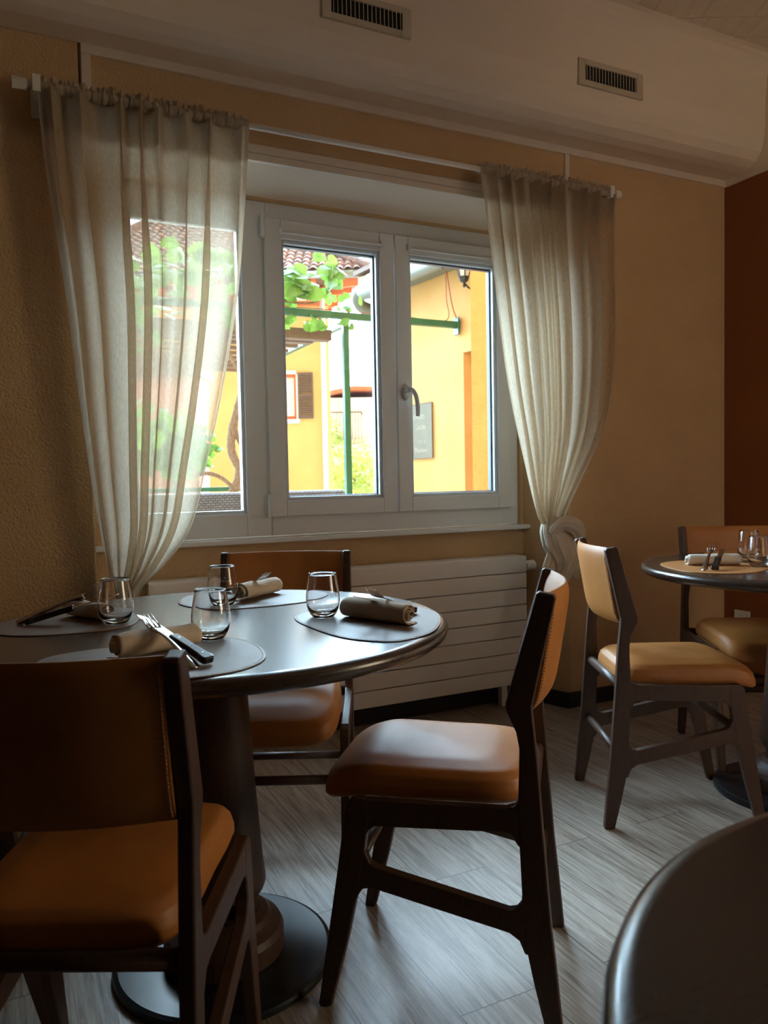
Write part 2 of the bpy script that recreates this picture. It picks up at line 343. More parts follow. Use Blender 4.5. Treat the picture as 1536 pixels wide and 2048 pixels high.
# flat trims
struct('trim_2', MB().box(.255, XR-.002, YW-.010, YW+.01, 2.448, 2.479), 'trimw', bevel=.002)
struct('trim_3', MB().box(.255, .285, YW-.0095, YW+.01, 2.252, 2.4475), 'trimw', bevel=.002)
struct('trim_4', MB().box(2.226, 2.250, YW-.0095, YW+.01, 2.252, 2.4475), 'trimw', bevel=.002)
tb = MB(); tb.box(.252, 2.252, YW-.012, YW+.01, 2.222, 2.252); tb.box(.254, 2.25, YW-.007, YW+.012, 2.196, 2.2215)
struct('trim_5', tb, 'trimw', bevel=.002)
struct('trim_6', MB().box(XR-.010, XR+.01, YB, YW-.0105, 2.448, 2.479), 'trimw', bevel=.002)
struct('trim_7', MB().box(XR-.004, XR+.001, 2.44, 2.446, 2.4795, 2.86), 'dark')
# skirting
struct('baseboard_front_left', MB().box(XL+.001, .262, YW-.012, YW+.004, .0005, .07), 'black', bevel=.002)
struct('baseboard_front_right', MB().box(2.232, XR-.001, YW-.012, YW+.004, .0005, .07), 'black', bevel=.002)
struct('baseboard_niche', MB().box(.251, 2.16, YN-.012, YN+.004, .0005, .09), 'black', bevel=.002)
sk = MB(); a = Vector((2.231, YW-.011, 0)); b = Vector((2.150, YN-.006, 0)); dd = (b-a).normalized(); nn = Vector((-dd.y, dd.x, 0))*.012
sk.prism([(a.x, a.y), (b.x, b.y), (b.x-nn.x*-1.0, b.y+nn.y), (a.x+nn.x, a.y+nn.y)] if nn.x < 0 else [(a.x, a.y), (b.x, b.y), (b.x-nn.x, b.y-nn.y), (a.x-nn.x, a.y-nn.y)], .0006, .0702, 'z')
struct('baseboard_reveal', sk, 'black')
struct('baseboard_right', MB().box(XR-.012, XR+.004, YB, YW-.013, .0005, .07), 'black', bevel=.002)

# ------------------------------------------------------------------ window
win = empty('window_1', (0,0,0)); win['kind'] = 'structure'
YF = 2.985                                                       # face of the fixed frame
f = MB()
X0, X1, Z0, Z1 = .345, 2.150, .825, 2.158
f.box(X0, .422, YF, YF+.07, Z0, Z1); f.box(2.062, X1, YF, YF+.07, Z0, Z1); f.box(.845, .945, YF, YF+.07, Z0, Z1)
f.box(.4225, .8445, YF+.0003, YF+.07, Z0, .918); f.box(.9455, 2.0615, YF+.0003, YF+.07, Z0, .918)
f.box(.4225, .8445, YF+.0003, YF+.07, 2.048, Z1); f.box(.9455, 2.0615, YF+.0003, YF+.07, 2.070, Z1)
f.obj('frame', 'pvc', win, bevel=.003)
bd = MB()                                                         # glazing bead of the fixed light
for (x0, x1, z0, z1) in ((.4225, .435, .918, 2.048), (.832, .8445, .918, 2.048), (.435, .832, .918, .932), (.435, .832, 2.034, 2.048)): bd.box(x0, x1, YF+.012, YF+.05, z0, z1)
bd.obj('glazing_bead', 'alu', win, bevel=.002)
MB().box(.43, .84, YF+.03, YF+.034, .925, 2.04).obj('glass_pane', 'pane', win)
def sash(x0, x1):
    y0 = YF-.022; z0, z1 = .903, 2.085; g0, g1, h0, h1 = x0+.066, x1-.066, .967, 2.010
    s = MB(); s.box(x0, g0, y0, YF+.045, z0, z1); s.box(g1, x1, y0, YF+.045, z0, z1); s.box(g0+.0002, g1-.0002, y0+.0003, YF+.045, z0, h0); s.box(g0+.0002, g1-.0002, y0+.0003, YF+.045, h1, z1)
    so = s.obj('sash', 'pvc', win, bevel=.003)
    b = MB(); t = .014
    for (a0, a1, c0, c1) in ((g0, g0+t, h0, h1), (g1-t, g1, h0, h1), (g0+t, g1-t, h0, h0+t), (g0+t, g1-t, h1-t, h1)): b.box(a0, a1, y0+.012, YF+.03, c0, c1)
    b.obj('glazing_bead', 'alu', so, bevel=.003)
    b = MB(); t2 = .006
    for (a0, a1, c0, c1) in ((g0+t, g0+t+t2, h0+t, h1-t), (g1-t-t2, g1-t, h0+t, h1-t), (g0+t, g1-t, h0+t, h0+t+t2*.6), (g0+t, g1-t, h1-t-t2, h1-t)): b.box(a0, a1, YF+.012, YF+.036, c0, c1)
    b.obj('seal', 'gasket', so)
    MB().box(g0+t, g1-t, YF+.020, YF+.024, h0+t, h1-t).obj('glass_pane', 'pane', so)
    br = MB(); br.tube([(g0-.004, y0-.008, h1+.022), (g1+.006, y0-.008, h1+.022)], .005, 8)
    for xx in (g0-.006, g1+.002): br.box(xx, xx+.008, y0-.014, y0+.001, h1+.012, h1+.036)
    br.obj('blind_rail', 'pvc', so)
    return so
s1 = sash(.937, 1.5055); s2 = sash(1.5115, 2.095)
for zz in (.905, 2.010):
    h = MB(); h.tube([(.930, YF-.024, zz), (.930, YF-.024, zz+.088)], .0095, 12); h.tube([(.930, YF-.024, zz-.006), (.930, YF-.024, zz)], .006, 8); h.box(.918, .936, YF-.016, YF+.001, zz+.008, zz+.080)
    h.obj('hinge', 'pvc', win, smooth=False)
h = MB(); y0 = YF-.022
h.prism([(1.548 + .016*math.cos(t), 1.418 + .034*math.sin(t)) for t in [2*PI*i/24 for i in range(24)]], y0-.010, y0+.001, 'y')
h.tube([(1.548, y0-.008, 1.425), (1.548, y0-.040, 1.425)], .010, 16)
hp = spline([(1.548, y0-.040, 1.428), (1.560, y0-.052, 1.420), (1.572, y0-.058, 1.392), (1.578, y0-.058, 1.352), (1.579, y0-.055, 1.312)], 6, False)
h.tube(hp, [.0085 + .0015*math.sin(i/len(hp)*PI) for i in range(len(hp))], 12)
h.obj('handle', 'pvc', s2, smooth=True)
h = MB(); h.box(2.090, 2.106, YF-.018, YF+.001, .908, .950); h.obj('corner_hinge', 'pvc', win)
MB().box(.252, 2.188, 2.925, YN+.06, .802, .822).obj('window_sill', 'pvc', win, bevel=.005, seg=3)
oc = MB().box(.33, 2.16, YF+.07, 3.16, .90, .925).obj('outer_sill', 'alu', win)

# ------------------------------------------------------------------ radiator
rad = empty('panel_radiator', (1.26, 2.86, .10)); tag(rad, 'long white panel radiator with horizontal slats below the window sill', 'radiator')
rb = MB(); rb.box(-.82, .835, .012, .085, 0, .572); rb.obj('body', 'rad', rad, bevel=.004)
zs = [.000, .072, .145, .218, .291, .364, .437, .510, .583]
for a, b in zip(zs, zs[1:]): MB().box(-.825, .84, -.004, .0115, a+.0022, b-.0022).obj('slat', 'rad', rad, bevel=.0025)
MB().box(-.825, .84, -.003, .09, .5725, .585).obj('top_grille', 'rad', rad, bevel=.003)
vb = MB(); vb.tube([(.84, .035, .535), (.862, .035, .535)], .010, 12); vo = vb.obj('valve', 'steel', rad)
vb = MB(); vb.tube([(.862, .035, .535), (.872, .035, .535), (.905, .035, .535), (.912, .035, .535)], [.019, .023, .025, .018], 20); vb.obj('thermostat_knob', 'rad', rad, smooth=False, bevel=.002)
for xx in (-.75, .72): MB().box(xx, xx+.03, .03, .06, -.0995, 0).obj('foot', 'rad', rad)

# ------------------------------------------------------------------ air vents
def vent(x, label):
    r = empty('air_vent', (x, 2.498, 2.675)); tag(r, label, 'vent', 'air vents on the bulkhead')
    W, Hh, iw, ih = .172, .052, .137, .030
    b = MB(); b.box(-W, -iw, -.006, .012, -Hh, Hh); b.box(iw, W, -.006, .012, -Hh, Hh); b.box(-iw, iw, -.0059, .012, ih, Hh); b.box(-iw, iw, -.0059, .012, -Hh, -ih)
    b.obj('frame', 'vent', r, bevel=.0015)
    MB().box(-iw, iw, .0005, .004, -ih, ih).obj('backing', 'dark', r)
    for k in range(17):
        xx = -iw + (k+.5)*2*iw/17; c = .8
        MB().prism([(xx-.0014, -.005), (xx+.0014, -.005), (xx+.0044, .003), (xx+.0018, .003)], -ih, ih, 'z').obj('fin', 'vent', r)
vent(1.182, 'slotted air vent cut off by the top edge of the picture')
vent(2.288, 'slotted air vent on the bulkhead above the right curtain')
ol = empty('wall_outlet', (XR-.001, 2.62, .325)); tag(ol, 'white square outlet cover low on the rust wall behind the far chair', 'outlet')
MB().box(-.008, .001, -.043, .043, -.040, .040).obj('cover_plate', 'pvc', ol, bevel=.002)
MB().box(-.010, -.0079, -.024, .024, -.024, .024).obj('socket', 'pvc', ol, bevel=.002)

# ------------------------------------------------------------------ curtain rod
YR, ZR = 2.635, 2.275
rod = empty('curtain_rod', (1.27, YR, ZR)); tag(rod, 'long white curtain rod on brackets above the window', 'curtain rod')
MB().tube([(-1.18, 0, 0), (1.16, 0, 0)], .010, 16).obj('pole', 'curtainrod', rod, smooth=True)
MB().tube([(-1.222, 0, 0), (-1.180, 0, 0)], .019, 4).obj('finial', 'curtainrod', rod)
MB().tube([(1.155, 0, 0), (1.165, 0, 0), (1.185, 0, 0), (1.195, 0, 0)], [.014, .019, .019, .012], 16).obj('finial', 'curtainrod', rod, smooth=True)
for xb in (-1.155, 1.13):
    b = MB(); b.box(xb-.012, xb+.012, -.024, .024, -.026, .026); b.box(xb-.008, xb+.008, .02, YW-YR-.008, -.014, .006); b.box(xb-.014, xb+.014, YW-YR-.008, YW-YR+.001, -.06, .03)
    b.obj('bracket', 'curtainrod', rod, bevel=.002)

# ------------------------------------------------------------------ curtains
def curtain(name, L, Rr, ztop, zbot, n, seed, label, ybase, yfold, amp):
    rnd = random.Random(seed)
    ph = [rnd.uniform(0, 2*PI) for _ in range(8)]
    def warp(u): return u + .030*math.sin(2*PI*1.5*u+ph[0]) + .018*math.sin(2*PI*3.2*u+ph[1])
    w0 = interp(Rr, ztop) - interp(L, ztop)
    def body(u, v):
        z = ztop - (ztop-zbot)*v
        xl, xr = interp(Lt, z), interp(Rt, z); W = xr - xl
        k = W/w0
        uu = warp(u); p = 2*PI*n*uu
        edge = min(1, u/.06, (1-u)/.06)
        A = amp*(.75 + .35*math.sin(2*PI*2.3*u+ph[2]))*(.35 + .65*min(1, v*3.5))
        dx = A*math.sin(p)*(.35 + .65*k)*edge + .10*A*math.sin(2.3*p+ph[3]+2*v)*edge*k
        dy = yfold*math.cos(p+.4*math.sin(3*v+ph[4]))*(.55+.45*k)*edge + .003*math.sin(3.1*p+ph[5]+4*v)*(1-v)
        x = xl + W*u + dx
        y = ybase + dy - .012*math.sin(PI*v)
        return (x, y, z)
    def clean(tab):
        s = spline([(a, b) for a, b in tab], 8, False); return s
    global Lt, Rt
    Lt, Rt = clean(L), clean(Rr)
    g = MB().grid(body, 420, 130)
    root = empty(name, (0,0,0)); tag(root, label, 'curtain', 'sheer curtains')
    g.obj('cloth', 'sheer', root, fix=False, smooth=True)
    # gathered header and rod pocket
    def head(u, v):
        xl, xr = interp(Lt, ztop), interp(Rt, ztop)
        p = 2*PI*n*1.0*warp(u); q = 2*PI*(3.1*n)*u
        ang = v*2*PI*.98
        ruff = .35*math.sin(q+ph[6]) + .3*math.sin(1.7*q+ph[7])
        clus = .4 + .6*math.exp(-((u-.52)/.30)**2)
        r = .0165 + .006*ruff*clus
        # teardrop loop round the rod, closed below, ruffle above
        y = YR - math.sin(ang)*r; z = ZR - math.cos(ang)*(-r)
        return (xl + (xr-xl)*u + .004*math.sin(q*.9+6*v)*clus, y, z)
    def ruffle(u, v):
        xl, xr = interp(Lt, ztop), interp(Rt, ztop)
        q = 2*PI*(2.9*n)*u; clus = .3 + .7*math.exp(-((u-.52)/.32)**2)
        z = ZR + .012 + v*(.020 + .014*math.sin(.7*q+ph[6])*clus*(.5+.5*math.sin(1.9*q)))
        return (xl + (xr-xl)*u + .004*math.sin(q+3)*clus*v, YR + (.009*math.sin(q)+.004*math.sin(2.3*q))*clus*(.4+v), z)
    MB().grid(head, 420, 16).obj('rod_pocket', 'sheer_hem', root, fix=False, smooth=True)
    MB().grid(ruffle, 420, 6).obj('ruffle', 'sheer_hem', root, fix=False, smooth=True)
    # double cloth of the heading below the pocket, darkened for the missing backlight
    def band(u, v):
        x, y, z = body(u, v*.075); return (x, y+.0035, z)
    MB().grid(band, 420, 10).obj('heading_band', 'sheer_hem', root, fix=False, smooth=True)
    # hems along both edges
    for name_, side in (('hem', 0), ('hem', 1)):
        def hem(u, v):
            uu = u*.020 if side == 0 else 1-.020+u*.020
            x, y, z = body(uu, v); return (x, y-.002, z)
        MB().grid(hem, 3, 120).obj(name_, 'sheer_hem', root, fix=False, smooth=True)
    return root
cl = curtain('curtain', [(2.29,.115),(2.03,.132),(1.625,.178),(1.30,.206),(.997,.240),(.80,.270),(.686,.297),(.64,.305)],
             [(2.29,.785),(1.98,.757),(1.67,.722),(1.36,.662),(1.105,.600),(.903,.545),(.774,.455),(.70,.372),(.64,.350)], ZR-.012, .64, 8, 3,
             'sheer beige curtain left of the window gathered behind the laid table', 2.622, .032, .030)
crt = curtain('curtain', [(2.29,1.722),(1.838,1.778),(1.44,1.834),(1.114,1.915),(.884,1.985),(.83,2.030),(.80,2.035)],
             [(2.29,2.430),(2.09,2.408),(1.593,2.404),(1.264,2.345),(1.026,2.215),(.90,2.140),(.83,2.110),(.80,2.100)], ZR-.012, .80, 9, 11,
             'sheer beige curtain right of the window tied in a low knot', 2.622, .028, .025)
def lump(path, rad, seg, waves, depth, ph, flat=1.0, sub=5):
    pts = spline(path, sub, False); n = len(pts); mb = MB(); vs = []; fs = []
    P = [Vector(p) for p in pts]; prev = None
    for i, p in enumerate(P):
        t = (P[min(i+1, n-1)] - P[max(i-1, 0)]).normalized()
        a = t.cross(Vector((0,1,0))) if prev is None else prev - t*prev.dot(t)
        a.normalize(); prev = a; b = t.cross(a); r = interp([(k/(len(rad)-1), q) for k, q in enumerate(rad)], i/(n-1))
        for j in range(seg):
            q = 2*PI*j/seg; tt = i/(n-1)
            rr = r*(1 + depth*math.sin(waves*q + ph + 2.2*tt) + depth*.6*math.sin((waves*2+1)*q + 3*ph - 3*tt))
            vs.append(p + a*math.cos(q)*rr + b*math.sin(q)*rr*flat)
    for i in range(n-1):
        for j in range(seg): fs.append((i*seg+j, i*seg+(j+1) % seg, (i+1)*seg+(j+1) % seg, (i+1)*seg+j))
    fs += [tuple(range(seg))[::-1], tuple(range((n-1)*seg, n*seg))]
    return mb.add(vs, fs)
kb = lump([(2.065,2.62,.87),(2.06,2.612,.82),(2.075,2.605,.77),(2.10,2.60,.71),(2.105,2.61,.66),(2.09,2.62,.58)], [.030,.055,.066,.060,.050,.030], 72, 9, .09, .4, .8, 8)
ko = kb.obj('knot', 'knotcloth', crt, smooth=True)
lump([(2.03,2.585,.80),(2.07,2.555,.845),(2.14,2.56,.82),(2.165,2.585,.755),(2.13,2.575,.68),(2.085,2.57,.60)], [.018,.030,.034,.034,.028,.014], 48, 7, .13, 1.1, .7, 10).obj('knot_wrap', 'knotcloth', crt, smooth=True)
lump([(2.12,2.60,.74),(2.18,2.60,.745),(2.215,2.61,.70),(2.205,2.60,.65),(2.165,2.60,.64),(2.18,2.60,.60)], [.018,.030,.030,.022,.026,.006], 40, 6, .15, 2.0, .7, 10).obj('knot_end', 'knotcloth', crt, smooth=True)
lump([(2.07,2.60,.76),(2.03,2.60,.66),(1.985,2.60,.55),(1.935,2.60,.44),(1.890,2.60,.35)], [.030,.032,.026,.020,.014], 40, 5, .18, .3, .5, 10).obj('tail', 'knotcloth', crt, smooth=True)
lump([(2.09,2.62,.70),(2.095,2.62,.55),(2.08,2.62,.42),(2.065,2.62,.33)], [.035,.036,.030,.026], 40, 5, .18, 1.3, .5, 10).obj('tail', 'knotcloth', crt, smooth=True)
lump([(.327,2.62,.66),(.325,2.62,.60),(.31,2.62,.48),(.30,2.62,.33)], [.030,.042,.035,.045], 40, 5, .16, .3, .6, 8).obj('tail', 'knotcloth', cl, smooth=True)

# ------------------------------------------------------------------ tables
def table(x, y, R, label, zt=.745):
    t = empty('dining_table', (x, y, 0)); tag(t, label, 'table', 'round pedestal tables')
    p = [(0, zt), (R-.022, zt), (R-.010, zt-.002), (R-.003, zt-.007), (R, zt-.015), (R-.003, zt-.024), (R-.012, zt-.032), (R-.030, zt-.036), (R-.09, zt-.038), (0, zt-.038)]
    MB().lathe(p, 128).obj('tabletop', 'tabletop', t, merge=1e-5, smooth=True).modifiers.new('ws', 'WEIGHTED_NORMAL')
    q = [(0, zt-.0385), (.060, zt-.0385), (.066, .55), (.076, .38), (.088, .22), (.093, .18), (.093, .168), (.088, .155), (.078, .142), (.074, .132), (.074, .11), (0, .11)]
    MB().lathe(q, 64).obj('pedestal', 'walnut', t, merge=1e-5, smooth=True)
    c = [(0, .1095), (.078, .1095), (.096, .100), (.104, .090), (.110, .085), (.124, .075), (.130, .062), (.130, .020), (0, .020)]
    MB().lathe(c, 64).obj('collar', 'walnut', t, merge=1e-5, smooth=False, bevel=.003)
    MB().lathe([(0, .0195), (.225 if R > .45 else .205, .0195), (.234 if R > .45 else .214, .016), (.236 if R > .45 else .216, .010), (.236 if R > .45 else .216, .0005), (0, .0005)], 96).obj('base_plate', 'blacksteel', t, merge=1e-5, smooth=False)
    return t
table(.39, 1.652, .503, 'round dark wood pedestal table under the window, laid with four glasses')
table(2.265, 1.655, .464, 'round dark wood table by the rust wall with two glasses')
table(.610, .070, .4115, 'bare round dark table in the bottom right foreground', .738)

# ------------------------------------------------------------------ chairs
POST = [(-.014,.001), (-.004,.11), (.007,.22), (.019,.38), (.030,.54), (.036,.60), (.038,.625), (-.007,.826), (-.004,.832), (.024,.837), (.029,.833), (.087,.628), (.086,.615), (.068,.575), (.0625,.545), (.0635,.50), (.066,.44), (.065,.39), (.0595,.25), (.058,.19), (.040,.10), (.0165,.001)]
FLEG = [(.437,.001), (.400,.14), (.383,.215), (.372,.262), (.364,.31), (.357,.36), (.350,.388), (.351,.418), (.362,.427), (.382,.427), (.395,.418), (.401,.400), (.419,.278), (.4635,.001)]
RAIL = [(.030,.435), (.062,.450), (.072,.436), (.088,.430), (.30,.4265), (.375,.4264), (.375,.372), (.358,.355), (.352,.366), (.340,.374), (.10,.384), (.080,.381), (.066,.360), (.045,.355), (.030,.38)]
STRE = [(.030,.275), (.0595,.275), (.062,.250), (.070,.239), (.085,.236), (.340,.293), (.352,.300), (.363,.325), (.385,.325), (.385,.215), (.376,.235), (.368,.247), (.350,.251), (.085,.193), (.066,.180), (.056,.155), (.035,.155)]
HW, TH = .182, .0115
def make_chair():
    c = empty('dining_chair')
    for s in (-1, 1):
        MB().prism(POST, s*HW-TH, s*HW+TH).obj('leg', 'walnut', c, bevel=.004, seg=3)
        MB().prism(FLEG, s*HW-TH, s*HW+TH).obj('leg', 'walnut', c, bevel=.004, seg=3)
        MB().prism(RAIL, s*HW-TH+.0006, s*HW+TH-.0006).obj('seat_rail', 'walnut', c, bevel=.003, seg=2)
        MB().prism(STRE, s*HW-TH+.0006, s*HW+TH-.0006).obj('side_stretcher', 'walnut', c, bevel=.003, seg=2)
    w_ = HW-TH+.004
    MB().tube([(-w_, .044, .420), (w_, .044, .420)], .0145, 16).obj('rear_rail', 'walnut', c, smooth=True)
    MB().tube([(-w_, .034, .222), (w_, .034, .222)], .0115, 16).obj('rear_stretcher', 'walnut', c, smooth=True)
    MB().tube([(-w_, .385, .285), (w_, .385, .285)], .0120, 16).obj('front_stretcher', 'walnut', c, smooth=True)
    # seat cushion: superellipse slab, crowned
    def seat(u, v):
        a = 2*PI*u; n = 5.2
        cx, cy = math.cos(a), math.sin(a)
        ex = math.copysign(abs(cx)**(2/n), cx); ey = math.copysign(abs(cy)**(2/n), cy)
        # profile v: 0 bottom centre, .25 bottom rim, .5 side, 1 top centre
        prof = [(0, 0), (.20, .0), (.30, .0), (.38, .010), (.46, .022), (.56, .040), (.66, .052), (.78, .062), (1, .070)]
        rpr = [(0, .0), (.20, .86), (.30, .965), (.38, 1.0), (.46, .998), (.56, .968), (.66, .90), (.78, .66), (1, .0)]
        z = interp(prof, v); r = interp(rpr, v)
        x = ex*.1665*r; yy = ey*.213*r
        y = .257 + yy
        if y > .40 and v > .2: y -= .0
        wid = 1.0 + (.012 if ey > 0 else -.01)
        drop = -.026*max(0, (y-.36)/.10)**1.5
        return (x*wid, y, .4215 + z*1.09 + drop)
    s = MB().grid(seat, 96, 48).obj('seat', 'leather', c, merge=1e-5, smooth=True)
    # backrest pad between the posts, bowed to the rear
    def pad(side):
        def fn(u, v):
            x = -.1695 + .339*u; zb = .608 - .0*abs(x); 
            bow = math.cos(PI*x/.36)**1.0
            z = zb + (.833-.608)*v
            yc = .055 + (.016-.055)*(z-.60)/(.835-.60)
            th = .013*(1 - .9*abs(2*v-1)**7)
            return (x, yc - .034*bow + (th if side else -th) - .006, z - .010*(1-v)*bow*0 )
        return fn
    b = MB(); b.grid(pad(0), 40, 28); b.grid(pad(1), 40, 28)
    fn0, fn1 = pad(0), pad(1)
    for u in (0, 1):
        vs = [fn0(u, j/28) for j in range(29)] + [fn1(u, j/28) for j in range(29)]
        b.add(vs, [(j, j+1, 30+j, 29+j) for j in range(28)])
    for v_ in (0, 1):
        vs = [fn0(i/40, v_) for i in range(41)] + [fn1(i/40, v_) for i in range(41)]
        b.add(vs, [(i, i+1, 42+i, 41+i) for i in range(40)])
    bo = sharpen(b.obj('backrest', 'leather', c, merge=1e-5, smooth=True), 40)
    for u in (.012, .988):
        st = MB()
        for k in range(34):
            p = Vector(fn0(u, .03 + .94*k/34)); q = Vector(fn0(u, .03 + .94*(k+.62)/34)); o_ = Vector((0, -.0012, 0))
            st.tube([p+o_, q+o_], .0013, 5)
        st.obj('stitching', 'stitch', bo)
    return c
def place(c, x, y, deg, label, group=None):
    c.location = (x, y, 0); c.rotation_euler = (0, 0, math.radians(deg)); tag(c, label, 'chair', group or 'leather dining chairs')
chA = make_chair()
CH = [chA] + [None]*5
CH[1:] = [copy_tree(chA) for _ in range(5)]
place(CH[0], .997, 1.263, 50.8, 'tan leather chair seen side-on at centre, pulled out right of the laid table')
place(CH[1], 1.640, 1.893, -116.6, 'tan leather chair seen from behind beside the right curtain, at the right table')
place(CH[2], 2.560, 2.150, 150.0, 'tan leather chair on the far side of the right table, before the rust wall')
place(CH[3], .742, 2.209, 154.7, 'tan leather chair facing us between laid table and radiator')
place(CH[4], .010, 1.047, -26.8, 'dark brown chair with its back to us in the left foreground')
place(CH[5], -.38, 1.86, -100, 'chair at the left end of the laid table, mostly outside the left edge')

# ------------------------------------------------------------------ table settings
ZT = .7452
def placemat(pts, material, label):
    out = spline(pts, 10); cx = sum(p[0] for p in pts)/len(pts); cy = sum(p[1] for p in pts)/len(pts)
    r = empty('placemat', (cx, cy, ZT)); tag(r, label, 'placemat', 'leather placemats')
    loc = [(p[0]-cx, p[1]-cy) for p in out]
    MB().prism(loc, .0, .0022, 'z').obj('sheet', material, r, bevel=.0007)
    st = MB(); k = .972; L = [(x*k, y*k) for x, y in loc]
    for i in range(0, len(L), 1):
        a = Vector((*L[i], .0023)); b_ = Vector((*L[(i+1) % len(L)], .0023))
        st.tube([a, a + (b_-a)*.6], .0006, 4, False)
    st.obj('stitching', 'stitch', r)
placemat([(.544,1.57),(.544,1.45),(.560,1.345),(.600,1.282),(.646,1.262),(.729,1.30),(.805,1.396),(.850,1.50),(.845,1.59),(.78,1.655),(.66,1.668),(.58,1.64)], 'matl', 'taupe placemat on the right side of the laid table, before the side-on chair')
placemat([(.368,1.95),(.382,1.866),(.43,1.795),(.546,1.776),(.650,1.79),(.715,1.83),(.748,1.90),(.72,1.98),(.62,2.045),(.50,2.08),(.41,2.05)], 'matl', 'taupe placemat on the window side of the laid table')
placemat([(.026,1.405),(.060,1.465),(.153,1.487),(.26,1.490),(.365,1.462),(.397,1.377),(.384,1.268),(.335,1.205),(.26,1.186),(.15,1.215),(.06,1.30)], 'matl', 'taupe placemat on the near side of the laid table behind the foreground chair')
placemat([(.252,1.83),(.243,1.75),(.210,1.688),(.137,1.665),(.036,1.680),(-.03,1.73),(-.055,1.80),(-.035,1.87),(.03,1.945),(.13,1.975),(.215,1.92)], 'matl', 'taupe placemat at the left end of the laid table')
placemat([(1.848,1.68),(1.861,1.76),(1.91,1.86),(1.96,1.912),(2.04,1.93),(2.12,1.90),(2.165,1.82),(2.165,1.71),(2.12,1.63),(2.05,1.592),(1.98,1.578),(1.90,1.605)], 'matl2', 'tan placemat on the near left of the right table, under fork and knife')
placemat([(2.24,1.83),(2.24,1.92),(2.27,2.00),(2.33,2.06),(2.42,2.08),(2.50,2.05),(2.55,1.97),(2.54,1.88),(2.47,1.82),(2.38,1.78),(2.30,1.785)], 'matl2', 'tan placemat on the far side of the right table')
ZM = ZT + .0024
# glasses
def glass_prof():
    o = [(0,.0), (.020,.0), (.0245,.002), (.029,.008), (.0345,.020), (.0372,.033), (.0372,.045), (.0358,.058), (.0330,.075), (.0305,.0915), (.0298,.0955), (.0292,.0965)]
    i = [(.0285,.0955), (.0291,.0915), (.0316,.075), (.0344,.058), (.0358,.045), (.0357,.033), (.0327,.021), (.025,.0125), (.015,.0085), (0,.0075)]
    return o + i
gmesh = MB().lathe(glass_prof(), 72).mesh('glass_body', True, 1e-6)
for p in gmesh.polygons: p.use_smooth = True
gmesh.materials.append(M['glass'])
GR = []
def mktext(name, body, size, material, parent, loc, rot, ext=.0004, sx=1):
    c = bpy.data.curves.new(name, 'FONT'); c.body = body; c.size = size; c.extrude = ext; c.align_x = 'CENTER'; c.resolution_u = 2
    t = bpy.data.objects.new(name+'_tmp', c); COL.objects.link(t); bpy.context.view_layer.update()
    me = bpy.data.meshes.new_from_object(t.evaluated_get(bpy.context.evaluated_depsgraph_get())); bpy.data.objects.remove(t)
    me.materials.clear(); o = link(name, me, material, parent); o.location = loc; o.rotation_euler = rot; o.scale = (sx, 1, 1)
    return o
def glass(x, y, label, logo=None):
    o = bpy.data.objects.new('drinking_glass', gmesh); COL.objects.link(o); o.location = (x, y, ZM+.0002)
    tag(o, label, 'glass', 'stemless drinking glasses')
    if logo is not None:
        # printed star and lettering wrapped on the outside
        me = mktext('printed_logo', 'S.PELLEGRINO', .0058, 'print', o, (0,0,0), (0,0,0), .00005).data
        vs = [v.co.copy() for v in me.vertices]
        b = bmesh.new(); b.from_mesh(me)
        for i in range(5):
            pass
        ctr = Vector((0, .0098, 0)); ring = [b.verts.new(ctr + Vector((math.sin(2*PI*k/10), math.cos(2*PI*k/10), 0))*(.0032 if k % 2 == 0 else .0013)) for k in range(10)]
        b.faces.new(ring)
        for v_ in b.verts:
            th = logo + v_.co.x/.0352; z = .052 + v_.co.y; r = .03665 - (z-.052)*.10 + .0001 + v_.co.z
            v_.co = Vector((r*math.cos(th), r*math.sin(th), z))
        b.to_mesh(me); b.free()
    return o
glass(.195, 1.733, 'empty stemless glass at the left of the laid table, against the left curtain')
glass(.456, 1.848, 'stemless glass farthest back on the laid table, with white star and lettering', math.radians(68))
glass(.336, 1.460, 'stemless glass nearest us on the laid table, beside the black-handled knife')
glass(.607, 1.567, 'stemless glass at the right of the laid table, on the right-hand placemat')
glass(2.123, 1.664, 'front stemless glass on the right table near the picture edge')
glass(2.300, 1.845, 'back stemless glass on the right table, on the far placemat')
